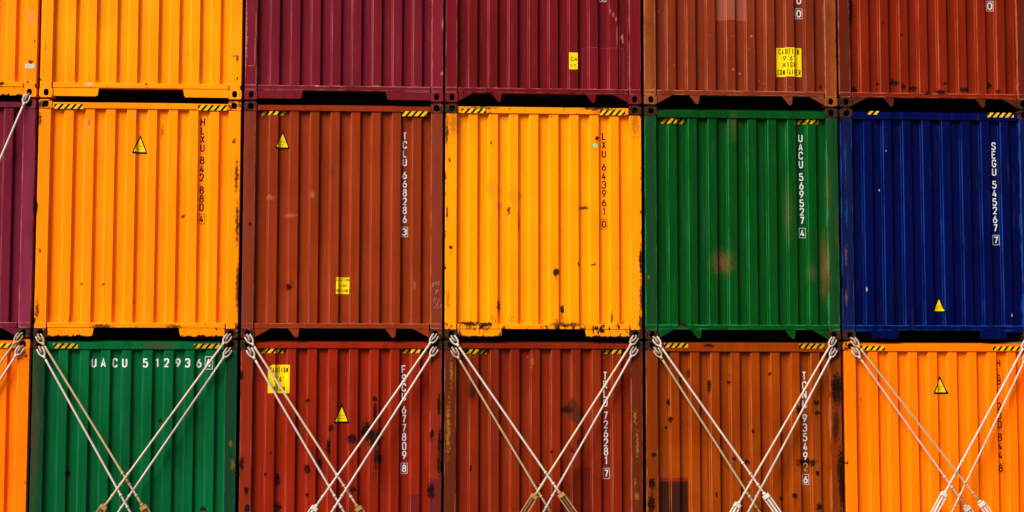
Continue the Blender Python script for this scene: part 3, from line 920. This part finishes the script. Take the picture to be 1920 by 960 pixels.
def casting(mats, parent, x0, z0, top, right):
    """corner casting with an oval lashing hole in its front face"""
    w, h, d = 0.162, 0.118, 0.178
    cx, cz = x0 + w / 2 + (-.004 if right else .004), z0 + (0.060 if top else 0.062)
    hx, hz = (0.035, 0.038) if top else (0.030, 0.040)
    N = 32
    def rrect(ins, y, rad=0.016):
        pts = []
        for k in range(N):
            a = 2 * math.pi * (k + .5) / N
            hw, hh = w / 2 - ins, h / 2 - ins
            c_, s_ = math.cos(a), math.sin(a)
            e = 8
            r = (abs(c_ / hw) ** e + abs(s_ / hh) ** e) ** (-1 / e)
            pts.append((x0 + w / 2 + r * c_, y, z0 + h / 2 + r * s_))
        return pts
    def oval(y, sx, sz):
        pts = []
        for k in range(N):
            a = 2 * math.pi * (k + .5) / N
            c_, s_ = math.cos(a), math.sin(a)
            r = (abs(c_ / sx) ** 2.6 + abs(s_ / sz) ** 2.6) ** (-1 / 2.6)
            pts.append((cx + r * c_, y, cz + r * s_))
        return pts
    rings = [rrect(0, d), rrect(0, .005), rrect(.004, 0), oval(0, hx + .003, hz + .003), oval(.003, hx, hz), oval(.030, hx, hz), oval(.031, hx + .012, hz + .004), oval(.13, hx + .012, hz + .004)]
    m = MB()
    V = [p for r in rings for p in r]
    for i in range(len(rings) - 1):
        F = [[i * N + k, i * N + (k + 1) % N, (i + 1) * N + (k + 1) % N, (i + 1) * N + k] for k in range(N)]
        b = len(m.v)
        if i == 0: m.v += V
        for q in F:
            m.f.append(q); m.m.append(1 if i >= 4 else 0); m.sm.append(False)
    m.f.append([(len(rings) - 1) * N + k for k in range(N)]); m.m.append(1); m.sm.append(False)
    m.f.append([k for k in range(N)]); m.m.append(0); m.sm.append(False)
    return m.build('corner_casting', mats, parent)

def make_container(key):
    S = SPEC[key]
    seed = sum(ord(ch) * (i + 3) for i, ch in enumerate(key)) * 7
    root = empty('shipping_container', (X0[(key[0], int(key[1]))], 0, Z0[key[0]]))
    tag(root, NAME[key], 'container', 'stacked shipping containers')
    rects = [(r[1], r[2], r[3], r[4]) + RC[r[5]] for r in RECTS if r[0] == key and r[5] in RC]
    if key == 't5': rects.append((.164, .0, W - .164, .1262, (0.055, 0.012, 0.005), .85))
    if key == 't4': rects.append((.164, .0, W - .164, .1262, (0.160, 0.030, 0.016), .7))
    if key == 'b4': rects.append((RECTS_BLACK[0], RECTS_BLACK[3] - .045, RECTS_BLACK[2], RECTS_BLACK[3], (0.20, 0.012, 0.006), .9))
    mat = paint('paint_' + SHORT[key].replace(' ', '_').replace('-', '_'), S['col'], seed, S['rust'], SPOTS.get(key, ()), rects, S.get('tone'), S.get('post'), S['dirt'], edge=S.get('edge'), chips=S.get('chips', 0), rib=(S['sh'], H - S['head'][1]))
    pcol = S.get('post', S['col'])
    cm = [casting_mat('casting_paint', pcol, seed + k, S['cr'][k]) for k in (0, 1)]
    # body behind the end frame
    m = MB(); m.box(.018, W - .018, .125, 12.19, .152, H - .012)
    m.build('body', mat, root)
    m = MB(); m.box(.03, W - .03, .085, 12.18, .126, .150)
    for k in range(30): m.box(.05, W - .05, .5 + k * .38, .56 + k * .38, .03, .126)
    for a_, b_ in ((.012, .060), (W - .060, W - .012)): m.box(a_, b_, .180, 12.0, .002, .148)
    m.build('underframe', M_DARK, root)
    m = MB()
    for a_, b_ in ((.012, .060), (W - .060, W - .012)): m.box(a_, b_, .180, 12.0, H - .070, H - .0005)
    m.build('side_rail', mat, root)
    # end panel
    prof = profile(S['sh'])
    dents = DENTS.get(key, [])
    yf = lambda x, z: prof_y(prof, x) + dent(seed % 97, x, z, dents)
    hz0 = H - S['head'][1]
    za, zb = 0.178, hz0 + .004
    nz = 56
    V, F = [], []
    for i in range(nz + 1):
        z = za + (zb - za) * i / nz
        for (x, y) in prof: V.append((x, y + dent(seed % 97, x, z, dents), z))
    n = len(prof)
    for i in range(nz):
        for j in range(n - 1): F.append([i * n + j, i * n + j + 1, (i + 1) * n + j + 1, (i + 1) * n + j])
    m = MB(); m.add(V, F, 0, True)
    pan = m.build('end_panel', mat, root, recalc=False)
    # frame
    for xs in ((0.006, .148), (W - .148, W - .006)):
        m = MB(); m.box(xs[0], xs[1], .004, .125, .116, H - .116, .005)
        # the post's inner return lip
        xi = .148 if xs[0] < 1 else W - .156
        m.box(xi, xi + .008, .030, .120, .186, hz0, 0)
        m.build('corner_post', mat, root)
    m = MB(); m.box(.1625, W - .1625, .008, .075, hz0, H - S['head'][0], .004)
    m.box(.150, W - .150, .070, .124, hz0 + .004, H - .030)
    m.build('top_rail', mat, root)
    m = MB(); m.box(.1625, W - .1625, .006, .084, .126, .186, .004)
    sill = m.build('bottom_rail', mat, root)
    def plate(pts, nm='rail_plate', y0=.013, y1=.021):
        q = MB(); q.prism(pts, y0, y1); q.build(nm, mat, root)
    if S['sill'] == 'A':
        r = .030
        for sgn in (0, 1):
            fx = (lambda x: x) if sgn == 0 else (lambda x: W - x)
            arc = [(fx(.70 - r + r * math.sin(a)), .022 + r - r * math.cos(a)) for a in [k * math.pi / 12 for k in range(7)]]
            plate([(fx(.166), .1245), (fx(.166), .022)] + arc + [(fx(.712), .1245)])
    elif S['sill'] == 'B':
        for sgn in (0, 1):
            fx = (lambda x: x) if sgn == 0 else (lambda x: W - x)
            plate([(fx(.166), .1245), (fx(.166), .020), (fx(.36), .1245)], 'gusset')
            m = MB(); a, b = (.565, .700) if sgn == 0 else (W - .700, W - .565)
            # fork pocket tab: slanted on one side, rounded foot
            foot = [(a + .075, .030), (a + .088, .016), (a + .112, .016), (a + .124, .032)]
            plate([(a, .1245)] + foot + [(a + .135, .1245)], 'fork_pocket_tab')
    else:
        for sgn in (0, 1):
            fx = (lambda x: x) if sgn == 0 else (lambda x: W - x)
            plate([(fx(.365), .1245), (fx(.365), .022), (fx(.700), .022), (fx(.712), .1245)])
            plate([(fx(.166), .1245), (fx(.166), .098), (fx(.3645), .098), (fx(.3645), .1245)], 'notch_strip')
    for top in (0, 1):
        for right in (0, 1):
            casting([cm[0] if top else cm[1], M_HOLE], root, W - .162 if right else 0.0, H - .118 if top else 0.0, top, right)
    brk = [p[0] for p in prof]
    # hazard stripes
    for (k, x0, z0, x1, z1) in CHEV:
        if k != key: continue
        onrail = z1 > H - S['head'][1] + .01
        x1 = min(x1, W - .17); x0 = max(x0, .17)
        fy = (lambda x, z: .008) if onrail else yf
        bk = [] if onrail else brk
        if not onrail: z1 = min(z1, hz0 - .004)
        hh = z1 - z0
        nodark = key == 'm5'
        m = MB()
        if not nodark: drape(m, [(x0, z0), (x1, z0), (x1, z1), (x0, z1)], fy, bk, .0016, 0)
        pitch = .078; sw = .036 if not nodark else .034; sl = hh * .85
        a = x0 - .10 + (0.012 if key[0] == 'm' else .03)
        q = 0
        while a < x1:
            pts = [(a, z0), (a + sw + .008, z0), (a + sw + sl + .008, z1), (a + sl, z1)]
            pts = clip(clip(pts, 0, x0, False), 0, x1, True)
            if len(pts) >= 3: drape(m, pts, fy, bk, .0026, 1)
            a += pitch; q += 1
        o = m.build('hazard_stripe', [M_STRB, M_STRIPE if key not in ('b1', 'b3', 'b4', 'm4') else M_YELW], root, recalc=False)
    # warning triangles
    for (k, x0, z0, x1, z1) in TRI:
        if k != key: continue
        cx = (x0 + x1) / 2
        m = MB()
        fy = lambda x, z: yf(x, z)
        def tri(sc, r, mi, off, mbx):
            c0 = z0 + (z1 - z0) * .38
            P = [(cx + (x0 - cx) * sc, c0 + (z0 - c0) * sc), (cx + (x1 - cx) * sc, c0 + (z0 - c0) * sc), (cx, c0 + (z1 - c0) * sc)]
            drape(mbx, rounded_pts(P, r), fy, brk, off, mi)
        tri(1.0, .02, 0, .0016, m)
        tri(.73, .006, 1, .0026, m)
        o = m.build('warning_triangle', [M_STRB, M_YEL], root, recalc=False)
        m = MB()
        for li, word in enumerate(('SUPER', 'HEAVY')):
            cw, chh = .0115, .014
            tx = cx - (len(word) * .0155) / 2; tz = z0 + (z1 - z0) * (.36 - .13 * li)
            for ci, ch in enumerate(word):
                for poly, si in glyph_polys(ch, tx + ci * .0155, tz, cw, chh, .0028):
                    drape(m, poly, fy, brk, .0034 + si * .0002)
        m.build('lettering', M_SMALLTXT, o, recalc=False)
    # caution stickers
    for (k, x0, z0, x1, z1) in CAUT:
        if k != key: continue
        m = MB()
        P = [(x0, z0), (x1, z0), (x1, z1), (x0, z1)]
        if key == 'b2': P = [(x0, z0), (x1, z0), (x1, z1), (x0 + .05, z1), (x0, z1 - .04)]
        drape(m, P, yf, brk, .0018, 0)
        o = m.build('caution_sticker', M_YEL, root, recalc=False)
        lines = {'t3': [('CAUTION', .145, .105, .34), ('2.9m', .075, .36, .10)], 't4': [], 'm2': [], 'b2': []}[key]
        w_, h_ = x1 - x0, z1 - z0
        if key == 't4': L4 = [('CAUTION', .80, .16, .10, .77), ("9'6\"", .42, .52, .17, .55) , ('HIGH', .42, .50, .17, .31), ('CONTAINER', .95, .50, .17, .06)]
        m = MB()
        def line(word, cx, zb, cw, chh, gap, th):
            tx = cx - (len(word) * (cw + gap) - gap) / 2
            for ci, ch in enumerate(word):
                if ch == ' ': continue
                c_ = cw
                for poly, si in glyph_polys(ch, tx + ci * (cw + gap), zb, c_, chh, th):
                    p2 = clip(clip(poly, 0, x0, False), 0, x1, True)
                    if len(p2) >= 3: drape(m, p2, yf, brk, .0030 + si * .0002)
        mx = (x0 + x1) / 2
        if key == 't4':
            line('CAUTION', mx, z0 + h_ * .77, .026, .074, .013, .0090)
            line("9'6\"", mx, z0 + h_ * .545, .028, .064, .011, .0085)
            line('HIGH', mx, z0 + h_ * .31, .028, .070, .015, .0090)
            line('CONTAINER', mx, z0 + h_ * .055, .024, .072, .0095, .0085)
        elif key == 'm2':
            line('CAUTION', mx, z0 + h_ * .76, .017, .036, .006, .0045)
            line('HIGH', mx, z0 + h_ * .43, .017, .034, .006, .0045)
            line('CONTAINER', mx, z0 + h_ * .11, .016, .036, .005, .0045)
        elif key == 'b2':
            line('CAUTION', mx, z0 + h_ * .72, .023, .066, .010, .009)
            line("9'6\"", mx, z0 + h_ * .40, .024, .066, .008, .009)
            line('HIGH', mx, z0 + h_ * .08, .026, .060, .013, .009)
        else:
            # only the first letters survive on this half of the sticker
            tx = x0 + .018
            for word, cw, chh, gap, zb, th in (('CA', .036, .048, .010, z0 + h_ * .50, .0075), ('2.9', .020, .034, .007, z0 + h_ * .14, .005)):
                xx = tx
                for ch in word:
                    c_ = cw if ch != '.' else cw * .4
                    for poly, si in glyph_polys(ch, xx, zb, c_, chh, th):
                        p2 = clip(poly, 0, x1, True)
                        if len(p2) >= 3: drape(m, p2, yf, brk, .0030 + si * .0002)
                    xx += c_ + gap
        m.build('lettering', M_STRB, o, recalc=False)
    # container numbers
    for (k, txt, colr, xa, za_, xb, zb_, h, w, xc, zc) in CODES:
        if k != key: continue
        body_, chk = txt.split('|')
        body_ = body_.rstrip()
        mt = M_WHITE if colr == 'w' else M_BLACK
        th = .0138
        m = MB()
        def put(ch, cx, zt, hh=h, ww=w, tt=th, mm=None):
            for poly, si in glyph_polys(ch, cx - ww / 2, zt - hh, ww, hh, tt):
                drape((mm or m), poly, yf, brk, .0024 + si * .0002)
        if body_:
            nch = len(body_.replace(' ', '')); nsp = body_.count(' ')
            tot = za_ - zb_
            gap = (tot - nch * h - nsp * .40 * h) / max(1, nch - 1 + nsp) if nch > 1 else 0
            z = za_ if nch > 1 else zb_ + h
            for ch in body_:
                if ch == ' ': z -= .40 * h + gap; continue
                u = (za_ - z) / max(1e-6, tot)
                put(ch, xa + (xb - xa) * u, z)
                z -= h + gap
        # check digit in its box
        put(chk, xc, zc + h * .46, h * .92, w)
        bw, bh, bt = w + .026, h + .024, .0042
        fr = [(xc - bw / 2, zc - bh / 2), (xc + bw / 2, zc - bh / 2), (xc + bw / 2, zc + bh / 2), (xc - bw / 2, zc + bh / 2)]
        for q in ribbon([Vector(p) for p in fr], bt, True):
            drape(m, [tuple(p) for p in q], yf, brk, .0022)
        m.build('container_number', mt, root, recalc=False)
        if key == 'b4':
            m2 = MB(); put('2', 1.984, 1.402, mm=m2, tt=.010)
            m2.build('faded_digit', M_FADE, root, recalc=False)
    if key == 'b1':
        m = MB()
        s = 2.13 - .684
        def px(x): return .684 + (x - 170) / 228 * s
        hh, ww, th = .112, .062, .019
        zt = 2.672
        for ch, x in (('U', 175), ('A', 194), ('C', 214.5), ('U', 234), ('5', 273), ('1', 294), ('2', 312.5), ('9', 333), ('3', 352), ('6', 372.5)):
            for poly, si in glyph_polys(ch, px(x) - ww / 2, zt - hh, ww, hh, th):
                drape(m, poly, yf, brk, .0024 + si * .0002)
        xc = px(391.5); 
        for poly, si in glyph_polys('4', xc - ww / 2, zt - hh, ww, hh, th): drape(m, poly, yf, brk, .0024 + si * .0002)
        fr = [(xc - .046, zt - hh - .018), (xc + .046, zt - hh - .018), (xc + .046, zt + .018), (xc - .046, zt + .018)]
        for q in ribbon([Vector(p) for p in fr], .006, True): drape(m, [tuple(p) for p in q], yf, brk, .0022)
        m.build('container_number', M_WHITE, root, recalc=False)
    # chalk writing on the posts
    def chalk(lines, mt):
        m = MB()
        for (word, x, z, cw, chh, gap, slope) in lines:
            for ci, ch in enumerate(word):
                if ch == ' ': continue
                for poly, si in glyph_polys(ch, 0, 0, cw, chh, .0035):
                    pts = [(x + ci * (cw + gap) + p[0] + p[1] * .25, z + ci * slope + p[1]) for p in poly]
                    pts = pts if sum(pts[i][0] * pts[(i + 1) % len(pts)][1] - pts[(i + 1) % len(pts)][0] * pts[i][1] for i in range(len(pts))) > 0 else pts[::-1]
                    m.add([(a, .004 - .0012 - si * .0002, b) for a, b in pts], [list(range(len(pts)))])
        m.build('chalk_writing', mt, root, recalc=False)
    if key == 'm2':
        chalk([('STA', 2.300, .635, .026, .050, .008, .012), ('F', 2.350, .545, .026, .058, .01, 0), ('11', 2.320, .455, .012, .05, .012, .004), ('/', 2.335, .37, .04, .12, 0, 0), ('17', 2.362, .365, .022, .05, .01, .006)], M_CHALK)
    if key == 'm3':
        chalk([('2', 2.335, .90, .034, .05, 0, 0), ('/', 2.325, .83, .06, .05, 0, 0), ('17', 2.345, .74, .022, .055, .012, .004), ('8', 2.330, .56, .034, .055, 0, 0), ('A', 2.350, .46, .034, .05, 0, 0), ('/', 2.340, .385, .03, .045, 0, 0)], M_CHALK2)
        pan_m = MB()
    if key == 't0':
        r = [q for q in RECTS if q[5] == 'label'][0]
        m = MB(); m.box(r[1], min(r[3], W - .006), .0022, .0038, r[2] + .006, r[4])
        m.build('white_label', M_LABEL, root)
    if key == 't3':
        # welded repair plate: a thin raised bead round it
        r = [q for q in RECTS if q[5] == 'patch'][0]
        m = MB()
        x0, z0, x1, z1 = r[1] + .0, .19, min(r[3], W - .165), r[4]
        for (a0, b0, a1, b1) in ((x0, z1 - .006, x1, z1), (x0, z0, x0 + .006, z1 - .006), (x1 - .006, z0, x1, z1 - .006)):
            drape(m, [(a0, b0), (a1, b0), (a1, b1), (a0, b1)], yf, brk, .003, 0)
        m.build('weld_bead', plain('weld_bead_paint', (0.26, 0.035, 0.055), .5, .5, 60), root, recalc=False)
    return root

RECTS_BLACK = [r for r in RECTS if r[0] == 'b4'][0][1:5]
for rowk in ('b', 'm', 't'):
    for c in range(6):
        make_container(f'{rowk}{c}')

# ------------------------------------------------------------------ twist locks between the tiers
m = MB()
m.box(-.052, .052, .018, .16, 0, G1, .003)
tl = m.build('twist_lock', M_LOCK)
m = MB(); m.box(-.045, .045, .02, .15, 0, G2, .003)
tl2 = m.build('twist_lock', M_LOCK)
first = {0: True, 1: True}
for gi, (lo, up, zz) in enumerate((('b', 'm', H), ('m', 't', 2 * H + G1))):
    for c in range(6):
        for side in ((1,) if c == 0 else (0, 1)):
            src = tl if gi == 0 else tl2
            o = src if first[gi] else src.copy()
            if not first[gi]: COL.objects.link(o)
            first[gi] = False
            x = X0[(lo, c)] + (W - .085 if side else .085)
            o.location = (x, 0, zz)
            tag(o, f"dark twist lock under the {'right' if side else 'left'} front corner of the {SHORT[up + str(c)]} container", 'twist lock', 'twist locks between the container tiers')

# ------------------------------------------------------------------ lashing rods and turnbuckles
def rod_mat(name, col, amt): return plain(name, col, .6, .22, 14, 0, amt * .55, (1, 1, .25))
ROD_M = [rod_mat('rod_off_white', (0.53, 0.43, 0.365), .40), rod_mat('rod_khaki', (0.40, 0.29, 0.155), .5), rod_mat('rod_beige', (0.54, 0.39, 0.28), .45)]
M_NUTW = rod_mat('turnbuckle_galvanised', (0.56, 0.49, 0.42), .35)
M_NUTR = rod_mat('turnbuckle_rusty', (0.34, 0.17, 0.05), .75)
M_SCREW = rod_mat('greased_screw', (0.10, 0.06, 0.045), .6)
M_LINK = rod_mat('hook_link', (0.30, 0.23, 0.17), .55)

def frame_to(o, base, axis):
    """local +Z along axis, local -Y outwards from the wall"""
    z = axis.normalized()
    y = Vector((0, 1, 0)); y = (y - z * y.dot(z)).normalized()
    x = y.cross(z)
    M = Matrix((x, y, z)).transposed().to_4x4()
    M.translation = base
    o.matrix_world = M

def make_rod(L, mat, label, head, end, seed, nb=4):
    """root at the hook; local -Z runs down the rod"""
    rnd = random.Random(seed)
    root = empty('lashing_rod', (0, 0, 0))
    frame_to(root, head, head - end)
    tag(root, label, 'lashing rod', 'lashing rods across the bottom containers')
    m = MB()
    n = 24
    path = [(0, 0, -.112 - (L - .112) * k / n) for k in range(n + 1)]
    m.tube(path, .0132, 12)
    m.build('rod_shaft', mat, root)
    m = MB()
    u = [(-.033, 0, .004), (-.036, 0, -.040), (-.033, 0, -.070), (-.022, 0, -.096), (0, 0, -.108), (.022, 0, -.096), (.033, 0, -.070), (.036, 0, -.040), (.033, 0, .004)]
    m.tube(u, [.008, .010, .011, .012, .013, .012, .011, .010, .008], 10)
    m.tube([(0, 0, -.100), (0, 0, -.150)], [.019, .0150], 12)
    m.build('hook_fork', mat, root)
    # the oval link held in the fork, hooked into the casting
    m = MB()
    tilt = rnd.uniform(-.35, .35)
    tx = tilt * .03
    m.tube([(-tx, -.004, -.084), (-tx, -.008, -.074), (0, -.010, -.040), (tx, -.008, -.006), (tx, -.002, .006)], [.005, .0125, .0145, .0135, .006], 10)
    m.tube([(-tx * .5, -.0235, -.068), (tx * .3, -.0255, -.030)], [.004, .005], 8)
    m.tube([(-.030, .0, -.048), (.030, .0, -.048)], .006, 8)
    m.tube([(0, .0, -.005), (0, .03, .020), (0, .085, .030)], [.011, .013, .014], 10)
    m.build('hook_link', M_LINK, root)
    d = .15
    for k in range(nb):
        zc = -L + d
        m = MB(); m.tube([(0, 0, zc - .014), (0, 0, zc - .008), (0, 0, zc + .008), (0, 0, zc + .014)], [.0145, .0195, .0195, .0145], 12)
        m.build('rod_knob', mat, root)
        d += .155 + rnd.uniform(-.006, .006)
    return root

def make_turnbuckle(L, label, top, end, rusty, seed):
    root = empty('turnbuckle', (0, 0, 0))
    frame_to(root, end, top - end)      # origin at its foot, +Z up towards the rod
    tag(root, label, 'turnbuckle', 'turnbuckles under the lashing rods')
    nut = M_NUTR if rusty else M_NUTW
    Lb = min(.72, L * .68)
    m = MB()
    # head block: octagonal, clasping the rod end
    P = [(-.046, -.012), (-.034, -.024), (.034, -.024), (.046, -.012), (.046, .012), (.034, .024), (-.034, .024), (-.046, .012)]
    zt = L
    V = [(x, y, zt - .052) for x, y in P] + [(x * .96, y * .96, zt - .004) for x, y in P]
    m.add(V, [list(range(8))[::-1], list(range(8, 16))] + [[i, (i + 1) % 8, 8 + (i + 1) % 8, 8 + i] for i in range(8)])
    m.tube([(0, 0, zt - .006), (0, 0, zt + .028)], [.024, .019], 12)
    m.build('head_block', nut, root)
    for s in (-1, 1):
        m = MB(); m.box(s * .036 - .008, s * .036 + .008, -.011, .011, zt - Lb, zt - .050, .003)
        m.build('side_bar', M_NUTR if rusty else M_NUTW, root)
    m = MB()
    z = zt - .052; path, rad = [], []
    zend = zt - Lb * .55
    k = 0
    while z > zend:
        path.append((0, 0, z)); rad.append(.0135 if k % 2 else .0165); z -= .007; k += 1
    m.tube(path, rad, 10)
    m.tube([(0, 0, zend + .012), (0, 0, zend - .012)], .022, 8)
    m.build('screw', M_NUTW if not rusty else M_SCREW, root)
    m = MB()
    V = [(x, y, zt - Lb - .05) for x, y in P] + [(x, y, zt - Lb) for x, y in P]
    m.add(V, [list(range(8))[::-1], list(range(8, 16))] + [[i, (i + 1) % 8, 8 + (i + 1) % 8, 8 + i] for i in range(8)])
    m.tube([(0, 0, zt - Lb + .10), (0, 0, .0)], .016, 10)
    m.build('foot_block', nut, root)
    return root

RODNAME = {1: 'green 512936', 2: 'red 677809', 3: 'red-brown 726281', 4: 'rusty 935492', 5: 'orange 200844', 0: 'left-edge orange'}
eyes = []
tone = {('LU', 1): 1, ('LU', 2): 2, ('LD', 3): 1, ('LD', 4): 1, ('LU', 5): 1, ('RU', 3): 2, ('RU', 4): 2, ('RU', 1): 2, ('LD', 5): 2, ('RU', 0): 1, ('RD', 5): 2}
words = ['off-white', 'khaki', 'beige']
for i, (kind, c, xh, zh, xe, ye, ze, tb) in enumerate(RODS):
    head = Vector((xh, -.020, zh)); e = Vector((xe, ye, ze))
    if not tb: e = head + (e - head) * (1 + (.10 if kind != 'RT' else .48))
    if kind == 'RT': e.y = -.42
    dirv = (e - head).normalized()
    L = (e - head).length
    mt = tone.get((kind, c), 0)
    side = 'left' if kind[0] == 'L' else 'right'
    if kind == 'RT':
        lab = f'long off-white rod hooked under the top left-edge orange container, slanting down over the maroon one'
    else:
        lab = f"{words[mt]} rod from the {'upper' if kind[1] == 'U' else 'lower'} {side} hook over the {RODNAME[c]} container"
    make_rod(L + .01, ROD_M[mt], lab, head, e, 100 + i, 2 if (c == 3 and tb) else 3)
    # turnbuckle from the rod's end straight on to a deck eye
    t_len = (e.z - .085) / -dirv.z
    foot = e + dirv * t_len
    lab2 = f"turnbuckle at the foot of the {'upper' if kind[1] == 'U' else 'lower'} {side} rod over the {RODNAME[c]} container"
    if kind == 'RT': lab2 = 'turnbuckle at the foot of the long rod crossing the maroon container'
    make_turnbuckle(t_len, lab2, e, foot, (kind, c) in (('RU', 1), ('LU', 1), ('RU', 3), ('LU', 3), ('LU', 2)), i)
    eyes.append(foot)

m = MB()
for f in eyes:
    m.box(f.x - .05, f.x + .05, f.y - .012, f.y + .012, 0, .10, .004)
    m.box(f.x - .09, f.x + .09, f.y - .05, f.y + .05, -.002, .012)
tag(m.build('deck', plain('deck_fittings_paint', (0.10, 0.05, 0.035), .7, .4, 20, 0, .4)), kind='structure')
